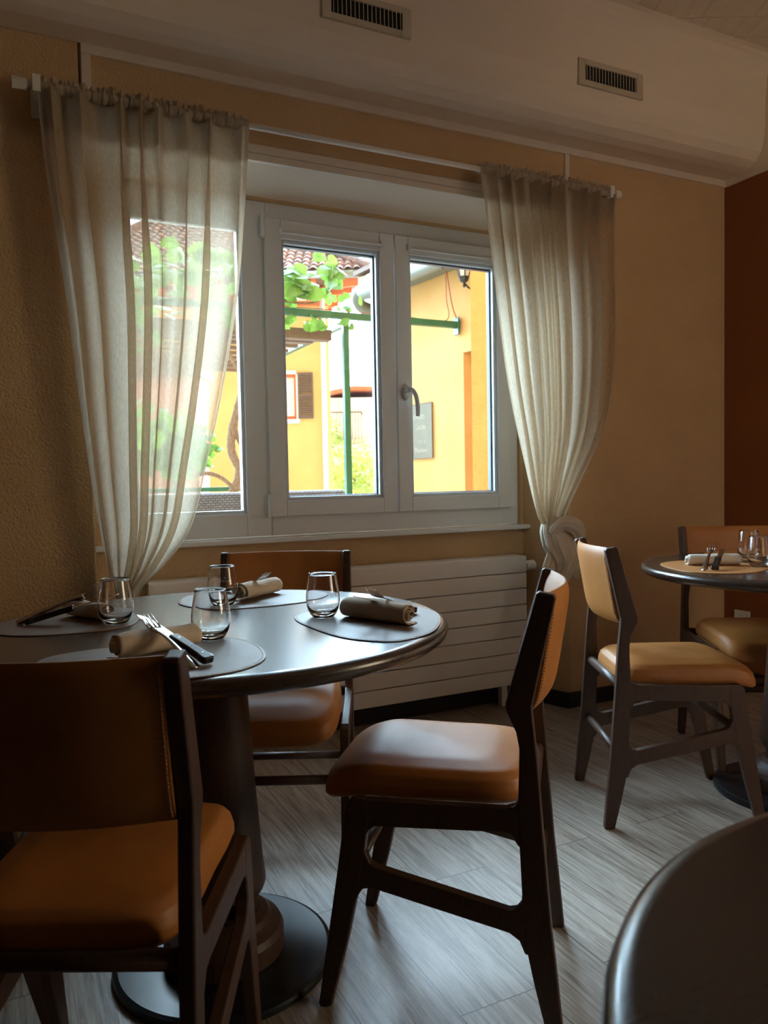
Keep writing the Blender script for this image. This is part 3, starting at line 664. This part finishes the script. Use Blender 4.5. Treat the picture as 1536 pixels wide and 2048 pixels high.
# napkins
def napkin(a, b_, label, seed, rad=.0235, material='napkin'):
    a = Vector((*a, 0)); b_ = Vector((*b_, 0)); L = (b_-a).length; ang = math.atan2((b_-a).y, (b_-a).x); mid = (a+b_)/2
    rnd = random.Random(seed); p1, p2, p3 = [rnd.uniform(0, 6) for _ in range(3)]
    turns = 3.4; prof = []
    nS = 90
    for i in range(nS+1):
        t = i/nS; th = -PI/2 - (1-t)*turns*2*PI; r = .0035 + (rad-.0035)*t
        r *= 1 + .05*math.sin(2*th+p1) + .03*math.sin(3*th+p2)
        prof.append((r*math.cos(th), rad + r*math.sin(th)*.93, t))
    # flat flap lying on the table after the last turn
    for i in range(1, 9): prof.append((i*.0032, .0008 + .0012*math.sin(i*.9+p3), 1.0))
    def fn(u, v):
        k = u*(len(prof)-1); i = min(int(k), len(prof)-2); f = k-i
        X = prof[i][0]*(1-f)+prof[i+1][0]*f; Z = prof[i][1]*(1-f)+prof[i+1][1]*f; t = prof[i][2]
        s = (v-.5)*L; bul = 1 + .04*math.sin(5*v+p1) - .05*abs(2*v-1)**4
        tele = .006*(1-t)*math.copysign(1, s)*abs(2*v-1)**3 + .004*math.sin(9*u+p2)*abs(2*v-1)**3*math.copysign(1, s)
        return (s + tele, X*bul, .0008 + (Z-.0)*bul + .0006*math.sin(14*v+9*u+p3))
    o = MB().grid(fn, 220, 26).obj('rolled_napkin', material, None, fix=False, smooth=True)
    sd = o.modifiers.new('sol', 'SOLIDIFY'); sd.thickness = .0016; sd.offset = 0
    o.location = (mid.x, mid.y, ZM+.0006); o.rotation_euler = (0, 0, ang); tag(o, label, 'napkin', 'rolled napkins')
napkin((.150,1.366), (.296,1.416), 'rolled beige napkin under fork and black-handled knife, nearest us', 1)
napkin((.655,1.545), (.722,1.383), 'rolled beige napkin on the right-hand placemat of the laid table', 2)
napkin((.505,1.878), (.632,1.976), 'rolled beige napkin on the window-side placemat', 3)
napkin((.118,1.885), (.178,1.772), 'rolled beige napkin at the left end of the laid table', 4, .021)
napkin((1.975,1.815), (2.105,1.722), 'rolled napkin on the right table, coloured lighter for the light on it', 5, .019, 'napkin_lit')
# cutlery: built along +x from the tail to the tip, face up +z
def fork_mesh():
    b = MB(); Lf = .185
    sec = [(0,.0075,0), (.004,.0088,.0004), (.02,.0082,.0016), (.05,.0058,.0030), (.09,.0042,.0030), (.115,.0040,.0012), (.125,.0055,.0), (.133,.0105,-.0014), (.140,.0125,-.0022), (.148,.0128,-.0022)]
    th = .0012; vs = []; fs = []
    for x, w2_, z in sec: vs += [(x,-w2_,z+th*.4), (x,0,z+th), (x,w2_,z+th*.4), (x,w2_,z-th*.4), (x,0,z-th), (x,-w2_,z-th*.4)]
    for i in range(len(sec)-1):
        for j in range(6): fs.append((i*6+j, i*6+(j+1) % 6, (i+1)*6+(j+1) % 6, (i+1)*6+j))
    fs += [(5,4,3,2,1,0), tuple(range((len(sec)-1)*6, len(sec)*6))]
    b.add(vs, fs)
    for k in range(4):
        y = -.0110 + k*.00733; pts = [(.1475, y, -.0022), (.160, y*.97, -.0012), (.172, y*.94, .0014), (.185, y*.92, .0052)]
        b.tube(pts, [.0017, .0014, .0012, .0006], 6)
    return b.mesh('fork_body')
def knife_blade():
    b = MB(); out = [(.098,-.0050), (.112,-.0088), (.15,-.0095), (.185,-.0075), (.199,-.0020), (.205,.0035), (.19,.0062), (.14,.0068), (.11,.0062), (.098,.0050)]
    b.prism([(x, y) for x, y in out], -.0006, .0006, 'z'); return b.mesh('blade_mesh')
def knife_handle():
    b = MB(); xs = [(0,.0085), (.004,.0115), (.012,.0118), (.022,.0098), (.05,.0088), (.08,.0092), (.098,.0095), (.102,.0080)]
    top = [(x, w) for x, w in xs]; out = top + [(x, -w) for x, w in reversed(xs)]
    b.prism(out, -.0062, .0062, 'z'); return b.mesh('handle_mesh')
fm, kbm, khm = fork_mesh(), knife_blade(), knife_handle()
fm.materials.append(M['steel']); kbm.materials.append(M['steel']); khm.materials.append(M['blackplastic'])
for p in fm.polygons: p.use_smooth = True
def orient(o, tail, tip, roll=0):
    x = (Vector(tip)-Vector(tail)).normalized(); y = Vector((0,0,1)).cross(x).normalized(); z = x.cross(y)
    R_ = Matrix((x, y, z)).transposed().to_4x4(); o.matrix_world = Matrix.Translation(Vector(tail)) @ R_ @ Matrix.Rotation(roll, 4, 'X')
def fork(tail, tip, label, roll=0):
    o = bpy.data.objects.new('fork', fm); COL.objects.link(o); orient(o, tail, tip, roll); tag(o, label, 'fork', 'steel forks'); return o
def knife(tail, tip, label, roll=0):
    r = empty('table_knife'); orient(r, tail, tip, roll); tag(r, label, 'knife', 'black-handled knives')
    b = bpy.data.objects.new('blade', kbm); COL.objects.link(b); b.parent = r
    h = bpy.data.objects.new('handle', khm); COL.objects.link(h); h.parent = r
    bv = h.modifiers.new('b', 'BEVEL'); bv.width = .0032; bv.segments = 3
    for xx in (.020, .052, .084):
        MB().lathe([(0, .0066), (.0018, .0066), (.0018, .0058), (0, .0058)], 12, (xx, 0, 0)).obj('rivet', 'rivet', h)
fork((.257,1.235,.7500), (.206,1.402,.812), 'steel fork on the napkin nearest us, tines raised, beside the knife')
knife((.2835,1.251,.7555), (.242,1.338,.783), 'black-handled table knife on the napkin nearest us')
fork((.002,1.824,.7500), (.164,1.768+.02,.819), 'steel fork at the left end of the laid table, tines raised', .9)
knife((.018,1.812,.7545), (.101,1.800,.776), 'black-handled table knife at the left end of the laid table')
fork((.787,1.494,.7500), (.644,1.404,.823), 'steel fork on the right-hand napkin of the laid table, tines up')
knife((.800,1.505,.7545), (.616,1.430,.811), 'table knife tucked behind the right-hand napkin of the laid table')
fork((.504,2.018,.7500), (.576,1.860,.812), 'steel fork on the window-side napkin')
knife((.478,2.006,.7545), (.603,1.850,.796), 'table knife on the window-side napkin seen through the glass')
fork((1.893,1.675,.7500), (2.037,1.769,.816), 'steel fork leaning on the rolled napkin of the right table')
knife((1.922,1.662,.7555), (2.085,1.774,.797), 'black-handled knife leaning on the rolled napkin of the right table')

# ------------------------------------------------------------------ outdoors
o = MB().box(-30, 40, 3.3, 70, -.25, -.02).obj('ground', 'pave'); o['kind'] = 'structure'
FH = Vector((.43620426, .89984768, 0)); RZ = -math.atan2(FH.x, FH.y)      # street frame of the houses opposite
# yellow house: local x right, y away
yh = empty('yellow_house', FH*15 - Vector((0,0,.10)), RZ); tag(yh, 'yellow rendered house with brown tiled hip roof seen across the yard', 'house')
wl = MB(); wl.box(-5.4, -2.02, 0, 3, -.1, 4.55); wl.prism([(-1.66,0), (-1.0,0), (-2.9,6), (-3.2,6)], -.1, 4.55, 'z'); wl.box(-2.02, -1.66, 0, 2, -.1, 2.33); wl.box(-2.02, -1.66, 0, 2, 3.20, 4.55); wl.box(-2.02, -1.66, .15, 2, 2.33, 3.20)
wl.obj('wall', 'yellow', yh)
MB().prism([(-5.45,-.03), (-.97,-.03), (-2.85,6), (-5.45,6)], 4.5, 4.88, 'z').obj('frieze', 'redoch', yh)
MB().box(-5.45, -.96, -.05, .05, 4.60, 4.66).obj('moulding', 'white', yh)
ea = MB(); ea.prism([(-6.2,-.8), (-.2,-.8), (-2.5,6.8), (-6.2,6.8)], 4.86, 4.92, 'z')
ea.obj('soffit', 'brownwood', yh)
MB().box(-6.2, -.22, -.82, -.80, 4.86, 4.99).obj('fascia', 'brownwood', yh)
for k in range(20):
    xx = -5.9 + k*.29
    if xx < -1.0: MB().box(xx, xx+.07, -.76, -.02, 4.78, 4.858).obj('rafter', 'redoch', yh)
for k in range(8):
    yy = -.5 + k*.55
    xi, xo = -.97-.317*max(0, yy), -.27-.303*(yy+.8)
    MB().prism([(xi, yy), (xo, yy-.25), (xo, yy-.17), (xi, yy+.08)], 4.70, 4.858, 'z').obj('rafter', 'redoch', yh)
gt = MB(); gt.tube([(-6.3, -.87, 4.87), (-.12, -.87, 4.87)], .07, 12); gt.obj('gutter', 'zinc', yh, smooth=True)
# hip roof with rolled tiles: ridges as real relief
rf = MB()
ap0, ap1 = Vector((-4.6, 3.2, 7.5)), Vector((-4.0, 3.2, 7.5))
c0, c1, c2, c3 = Vector((-6.25,-.85,4.93)), Vector((-.15,-.85,4.93)), Vector((-2.4,6.85,4.93)), Vector((-6.25,6.85,4.93))
def tiled(mb, A, B, Cc, D, nx, ny, amp):      # A-B eave, D-C ridge (A left)
    nrm = (B-A).cross(D-A).normalized()
    if nrm.z < 0: nrm = -nrm
    Wd = (B-A).length; per = .16; ed = (B-A).normalized(); up = ((D+Cc)/2-(A+B)/2); up = (up - ed*up.dot(ed)); Hh = up.length; up.normalize()
    def fn(u, v):
        p = A.lerp(B, u).lerp(D.lerp(Cc, u), v)
        s = (p-A).dot(ed); hgt = (p-A).dot(up); row = (hgt/.22) % 1
        return tuple(p + nrm*(amp*abs(math.sin(PI*s/per)) + .03*(1-row)))
    mb.grid(fn, nx, ny)
tiled(rf, c0, c1, ap1, ap0, 560, 160, .05); tiled(rf, c1, c2, ap1, ap1, 400, 120, .05); tiled(rf, c3, c0, ap0, ap0, 200, 60, .07)
rf.obj('tiled_roof', 'tile', yh, fix=True)
hr = MB(); hr.tube([c1+Vector((0,0,.06)), ap1+Vector((0,0,.06))], .09, 10); hr.tube([c0+Vector((0,0,.06)), ap0+Vector((0,0,.06))], .09, 10); hr.obj('hip_ridge', 'tile', yh)
pp = MB(); pp.tube([(-1.11, -.12, 4.8), (-1.11, -.12, -.1)], .05, 12); pp.obj('downpipe', 'white', yh, smooth=True)
wn = MB(); wn.box(-2.02, -1.98, .02, .10, 2.33, 3.20); wn.box(-1.70, -1.66, .02, .10, 2.33, 3.20); wn.box(-1.98, -1.70, .02, .10, 3.14, 3.20); wn.box(-1.98, -1.70, .02, .10, 2.33, 2.39)
wo_ = wn.obj('window', 'redoch', yh); MB().box(-1.98, -1.70, .05, .06, 2.39, 3.14).obj('pane', 'oldwhite', wo_)
sr = MB(); sr.box(-2.10, -1.655, -.03, .02, 3.20, 3.27); sr.box(-1.66, -1.62, -.02, .02, 2.33, 3.20); sr.box(-2.10, -1.60, -.06, .02, 2.25, 2.33); sr.obj('window_surround', 'white', yh)
sh = MB(); sh.box(-1.62, -1.59, -.06, -.025, 2.34, 3.22); sh.box(-1.36, -1.33, -.06, -.025, 2.34, 3.22); sh.box(-1.59, -1.36, -.06, -.025, 3.17, 3.22); sh.box(-1.59, -1.36, -.06, -.025, 2.34, 2.40); sh.box(-1.59, -1.36, -.06, -.025, 2.75, 2.80)
so_ = sh.obj('shutter', 'shutter', yh); sl = MB()
for k in range(20):
    z = 2.42 + k*.0375
    if abs(z-2.76) > .04: sl.box(-1.59, -1.36, -.055, -.030, z, z+.022)
sl.obj('louvres', 'shutter', so_)
# pink house low on the left
ph = empty('pink_house', FH*11.5, RZ); tag(ph, 'low pinkish outbuilding glimpsed through the left curtain', 'house')
MB().box(-5.2, -2.75, 0, .7, -.1, 2.62).obj('wall', 'pink', ph)
MB().box(-5.4, -2.66, -.15, .8, 2.62, 2.74).obj('roof', 'brownwood', ph)
# old white house far away
oh = empty('old_white_house', FH*28, RZ); tag(oh, 'old whitewashed house with balcony beyond the green post', 'house')
MB().box(-2.4, 3.0, 0, 6, -.1, 4.0).obj('wall', 'oldwhite', oh)
MB().prism([(-2.5, 3.98), (-1.06, 4.24), (1.2, 4.18), (3.2, 3.9), (3.2, 4.02), (1.2, 4.32), (-1.06, 4.38), (-2.5, 4.12)], -.35, 6.2, 'y').obj('roof', 'redoch', oh)
MB().box(-2.4, -.70, -.9, 0, 2.30, 2.45).obj('balcony_slab', 'stone', oh)
rl = MB(); rl.box(-2.4, -.72, -.9, -.87, 3.38, 3.42); rl.box(-.75, -.72, -.9, 0, 3.38, 3.42)
for k in range(16): rl.box(-2.36+k*.108, -2.345+k*.108, -.89, -.875, 2.45, 3.38)
rl.obj('balcony_railing', 'brownwood', oh)
# fence
fe = empty('garden_fence', FH*22, RZ); tag(fe, 'white horizontal rail fence low behind the green post', 'fence')
fr_ = MB()
for z in (1.22, 1.42, 1.64): fr_.box(-.75, 1.2, -.02, .02, z, z+.05)
fr_.obj('rails', 'white', fe)
for k in range(3): MB().box(-.75+k*.9, -.70+k*.9, -.03, .03, -.1, 1.72).obj('post', 'white', fe)
# leaf masses
def heart(s):
    pts = [(0,0), (.30,-.12), (.50,.10), (.52,.38), (.36,.70), (0,1.0), (-.36,.70), (-.52,.38), (-.50,.10), (-.30,-.12)]
    return [(x*s, y*s) for x, y in pts]
def leaves(mb, c, sp, n, s0, s1, rnd, face=None):
    for _ in range(n):
        while True:
            d = Vector((rnd.uniform(-1,1), rnd.uniform(-1,1), rnd.uniform(-1,1)))
            if d.length < 1: break
        p = Vector(c) + Vector((d.x*sp[0], d.y*sp[1], d.z*sp[2])); s = rnd.uniform(s0, s1)
        R_ = Matrix.Rotation(rnd.uniform(-.9,.9)+(0 if face is None else face), 3, 'Z') @ Matrix.Rotation(rnd.uniform(.3, 1.7), 3, 'X') @ Matrix.Rotation(rnd.uniform(-2.4, 2.4), 3, 'Y' if rnd.random() < .2 else 'Z')
        out = heart(s); vs = [p] ; vs = [p + R_ @ Vector((0, .35*s, .10*s))] + [p + R_ @ Vector((x, y, .12*s*abs(x)/s)) for x, y in out]
        mb.add(vs, [(0, i+1, (i+1) % 10 + 1) for i in range(10)])
rnd = random.Random(5)
def bush(name, c, sp, n, s0, s1, material, label, cat='bush'):
    t = empty(name, (c[0], c[1], -.02)); tag(t, label, cat)
    mb = MB(); leaves(mb, (0,0,c[2]+.02), sp, n, s0, s1, rnd); mb.obj('foliage', material, t, fix=False)
    st = MB(); st.tube([(0,0,0), (.05,0,c[2]*.5), (0,.03,c[2])], .04, 8); st.obj('stem', 'bark', t)
b0 = FH*20 + Vector((.9, -.436, 0))*(-.75); bush('garden_bush', (b0.x, b0.y, 1.15), (1.0, .8, .85), 1500, .06, .12, 'leaf2', 'yellow-green bush behind the green pergola post')
b0 = FH*24 + Vector((.9, -.436, 0))*(.15); bush('clipped_conifer', (b0.x, b0.y, 1.3), (.9, .6, .75), 900, .08, .14, 'conifer', 'dark green conifer hedge behind the white fence')
b0 = FH*26 + Vector((.9, -.436, 0))*(-1.9); bush('climbing_shrub', (b0.x, b0.y, 2.0), (.7, .4, 1.3), 800, .07, .13, 'leaf2', 'shrub climbing below the old house balcony')
b0 = FH*9.3 + Vector((.9, -.436, 0))*(-2.55); bush('garden_shrub', (b0.x, b0.y, 1.45), (.55, .4, .38), 500, .07, .12, 'leaf', 'green shrub seen low through the left curtain')
# orange house to the right
oa = math.radians(6.3)
og = empty('orange_house', (4.2, 7.38, 0), oa); tag(og, 'orange rendered house wall with gutter on the right outside the window', 'house')
wl = MB(); wl.box(0, 3, -.545, 1.0, -.1, 3.45); wl.box(0, 3, -1.6, -.545, 2.335, 3.45); wl.box(.35, 3, -1.6, -.545, -.1, 2.335); wl.box(0, 3, -3.0, -1.6, -.1, 3.45)
wl.obj('wall', 'orange', og)
MB().box(-.34, 3, -3.0, 1.1, 3.45, 3.50).obj('soffit', 'brownwood', og)
MB().box(-.30, -.02, -3.0, 1.1, 3.20, 3.26).obj('fascia', 'zinc', og)
gg = MB(); gpts = [(-.36, -3.0, 3.20), (-.36, .85, 3.20)]; gg.tube(gpts, .085, 16); go = gg.obj('gutter', 'zinc', og, smooth=True)
el = MB(); el.tube(spline([(-.36, .84, 3.22), (-.37, .95, 3.18), (-.30, 1.0, 3.09), (-.16, .98, 3.04), (-.02, .95, 3.02)], 6, False), .075, 14); el.obj('gutter_elbow', 'zinc', og, smooth=True)
st = MB()
for k in range(34):
    y = -3.0 + k*.12
    st.box(-.30+rnd.uniform(-.03,.02), .3, y+.004, y+.118, 3.27+rnd.uniform(0,.02), 3.40+rnd.uniform(0,.05))
st.obj('stone_eaves', 'stone', og, bevel=.012)
for k in range(6): MB().tube([(-.36, -2.5+k*.6, 3.11), (-.445, -2.5+k*.6, 3.20), (-.36, -2.5+k*.6, 3.29)], .010, 6).obj('gutter_bracket', 'iron', og)
# rough wing wall nearer
ww = MB().prism([(3.185,5.0), (4.05,5.0), (4.05,5.35), (3.42,5.35)], -.1, 4.2, 'z').obj('plaster_pier', 'orange2'); tag(ww, 'rough terracotta rendered wall end at the right edge of the window view', 'wall')
# chalkboard
cb = empty('chalkboard', (4.2-.012*math.cos(oa), 7.38, 0), oa); tag(cb, 'small grey chalkboard with handwritten notice on the orange wall', 'chalkboard')
MB().box(-.008, .010, .000, .405, 1.268, 1.874).obj('board', 'slate', cb, bevel=.002)
fr4 = MB(); fr4.box(-.011, .0, -.004, .409, 1.868, 1.878); fr4.box(-.011, .0, -.004, .409, 1.262, 1.270); fr4.box(-.011, .0, -.004, .002, 1.27, 1.868); fr4.box(-.011, .0, .403, .409, 1.27, 1.868); fr4.obj('frame', 'brownwood', cb)
for body, y, z, s in (('CHIUSO', .245, 1.705, .070), ('per', .235, 1.655, .050), ('LAVORI', .205, 1.590, .064), ('11 24 - 26', .200, 1.435, .050), ('Maccinoni', .205, 1.335, .070)):
    mktext('writing', body, s, 'chalk', cb, (-.010, y, z), (PI/2, 0, -PI/2), .0006, .85)
# lantern
ln = empty('iron_lantern', (4.2, 7.38, 0), oa); tag(ln, 'black wrought iron wall lantern under the gutter of the orange house', 'lantern')
MB().lathe([(0,2.925), (.012,2.93), (.016,2.945), (.008,2.96), (.020,2.975), (.045,2.99), (.055,3.02), (.058,3.03)], 6, (-.17, -.79, 0)).obj('lamp_base', 'iron', ln)
MB().lathe([(.050,3.03), (.085,3.20)], 6, (-.17, -.79, 0)).obj('lamp_shade', 'lampglass', ln)
cg = MB()
for k in range(6):
    t = 2*PI*k/6; cg.tube([(-.17+.052*math.cos(t), -.79+.052*math.sin(t), 3.03), (-.17+.088*math.cos(t), -.79+.088*math.sin(t), 3.20)], .006, 6)
cg.obj('cage', 'iron', ln); cg = MB().lathe([(.095,3.20), (.09,3.215), (.03,3.27), (0,3.30)], 6, (-.17, -.79, 0)); cg.obj('cap', 'iron', ln)
MB().tube(spline([(-.17, -.79, 2.97), (-.10, -.80, 2.92), (-.03, -.80, 2.96), (.0, -.80, 3.05)], 5, False), .010, 8).obj('arm', 'iron', ln)
# pergola
pg = empty('pergola', (2.965, 6.9, 0)); tag(pg, 'green steel pergola frame carrying the grapevine', 'pergola')
MB().box(-2.6, 1.28, -.03, .03, 2.59, 2.655).obj('beam', 'green', pg, bevel=.004)
MB().box(-.03, .03, -.03, .03, -.02, 2.589).obj('post', 'green', pg, bevel=.004)
MB().box(-.03, .03, .031, 3.4, 2.52, 2.580).obj('beam', 'green', pg, bevel=.004)
MB().box(-2.6, -.031, 3.3, 3.36, 2.59, 2.65).obj('beam', 'green', pg, bevel=.004)
MB().box(-2.6, -.80, -.02, .02, .96, 1.0).obj('lower_rail', 'green', pg, bevel=.004)
b_ = MB(); b_.box(1.245, 1.262, -.05, .05, 2.52, 2.70); b_.obj('wall_bracket', 'green', pg, bevel=.003)
for k in range(9): MB().box(-2.9, -.12, .35+k*.33, .43+k*.33, 2.48, 2.515).obj('slat', 'brownwood', pg)
for k in range(2): MB().box(-2.6, -.10-.12*k, .10+k*.20, .22+k*.20, 2.40, 2.50).obj('slat', 'brownwood', pg)
# vine
vn = empty('grapevine', (1.75, 6.5, -.02)); tag(vn, 'grapevine with twisted bare trunk and bright leaves on the pergola', 'vine')
base = Vector((1.75, 6.5, -.02))
tp = [(1.70,6.5,-.02), (1.69,6.5,.6), (1.705,6.5,.93), (1.735,6.5,.995), (1.773,6.5,1.145), (1.71,6.5,1.317), (1.735,6.5,1.53), (1.80,6.5,1.744), (1.835,6.52,1.86)]
rr = random.Random(3)
tr_ = MB(); P_ = spline(tp, 6, False); tr_.tube([Vector(p)-base for p in P_], [.030 + .009*rr.random() for _ in P_], 10)
P_ = spline([(1.74,6.5,.98), (1.80,6.49,1.04), (1.86,6.48,1.16), (1.87,6.5,1.40), (1.86,6.5,1.7), (1.83,6.5,1.9), (1.81,6.5,2.17), (1.79,6.52,2.38), (1.76,6.6,2.62)], 6, False); tr_.tube([Vector(p)-base for p in P_], [.022 + .008*rr.random() for _ in P_], 9)
P_ = spline([(1.72,6.5,.99), (1.62,6.5,1.08), (1.50,6.5,1.12), (1.38,6.5,1.10)], 6, False); tr_.tube([Vector(p)-base for p in P_], .018, 8)
P_ = spline([(1.73,6.5,1.56), (1.78,6.5,1.40), (1.83,6.5,1.32), (1.87,6.5,1.25)], 6, False); tr_.tube([Vector(p)-base for p in P_], .020, 8)
P_ = spline([(1.83,6.5,1.95), (1.76,6.5,2.05), (1.69,6.5,2.20), (1.66,6.5,2.4), (1.6,6.6,2.6)], 6, False); tr_.tube([Vector(p)-base for p in P_], .020, 8)
P_ = spline([(1.86,6.6,2.62), (2.2,6.75,2.68), (2.6,6.8,2.70), (2.78,6.8,2.88), (2.86,6.8,3.10)], 6, False); tr_.tube([Vector(p)-base for p in P_], .010, 7)
tr_.obj('trunk', 'bark', vn, smooth=False)
lv = MB()
for c_, sp_, n_, a0, a1 in (((2.55,6.75,2.86), (.32,.15,.15), 26, .13, .19), ((2.30,6.8,2.78), (.30,.2,.12), 22, .10, .16), ((2.82,6.8,2.92), (.10,.1,.14), 6, .12, .18), ((2.70,6.8,3.12), (.10,.1,.06), 3, .10, .14), ((2.95,6.85,2.75), (.18,.1,.08), 10, .05, .09),
                          ((2.65,6.85,2.50), (.40,.15,.06), 18, .07, .12), ((1.5,6.8,2.85), (.8,.25,.22), 90, .10, .17), ((1.75,6.7,2.45), (.2,.2,.12), 14, .08, .13), ((.9,7.0,2.5), (.5,.3,.5), 70, .10, .16), ((1.1,7.0,1.55), (.35,.2,.20), 24, .08, .12)):
    leaves(lv, Vector(c_)-base, sp_, n_, a0, a1, rr)
lv.obj('leaves', 'leaf', vn, fix=False)
# cable
cbm = MB(); cbm.tube(spline([(4.10,6.88,3.16), (4.12,6.86,2.95), (4.15,6.86,2.80), (4.20,6.86,2.68)], 6, False), .007, 6); cbm.tube(spline([(4.10,6.9,3.12), (4.12,6.93,2.9), (4.14,6.98,2.68), (3.6,6.9,2.665), (2.8,6.9,2.67), (2.1,6.9,2.665)], 8, False), .005, 6)
tag(cbm.obj('electric_cable', 'cable'), 'thin red-brown cable hanging from the gutter to the pergola beam', 'cable')
# rattan sofa
rs = empty('rattan_sofa', (1.05, 3.92, -.02)); tag(rs, 'dark brown woven rattan sofa just outside the window', 'sofa')
MB().box(-.62, .60, -.05, .05, .25, 1.012).obj('backrest', 'rattan', rs, bevel=.02, seg=3)
MB().box(-.62, .60, .05, .70, .18, .42).obj('seat', 'rattan', rs, bevel=.02, seg=3)
for xx in (-.66, .56): MB().box(xx, xx+.1, .05, .70, .18, .66).obj('armrest', 'rattan', rs, bevel=.02, seg=3)
for xx in (-.58, .52):
    for yy in (-.02, .62): MB().box(xx, xx+.05, yy, yy+.05, 0, .18).obj('leg', 'iron', rs)
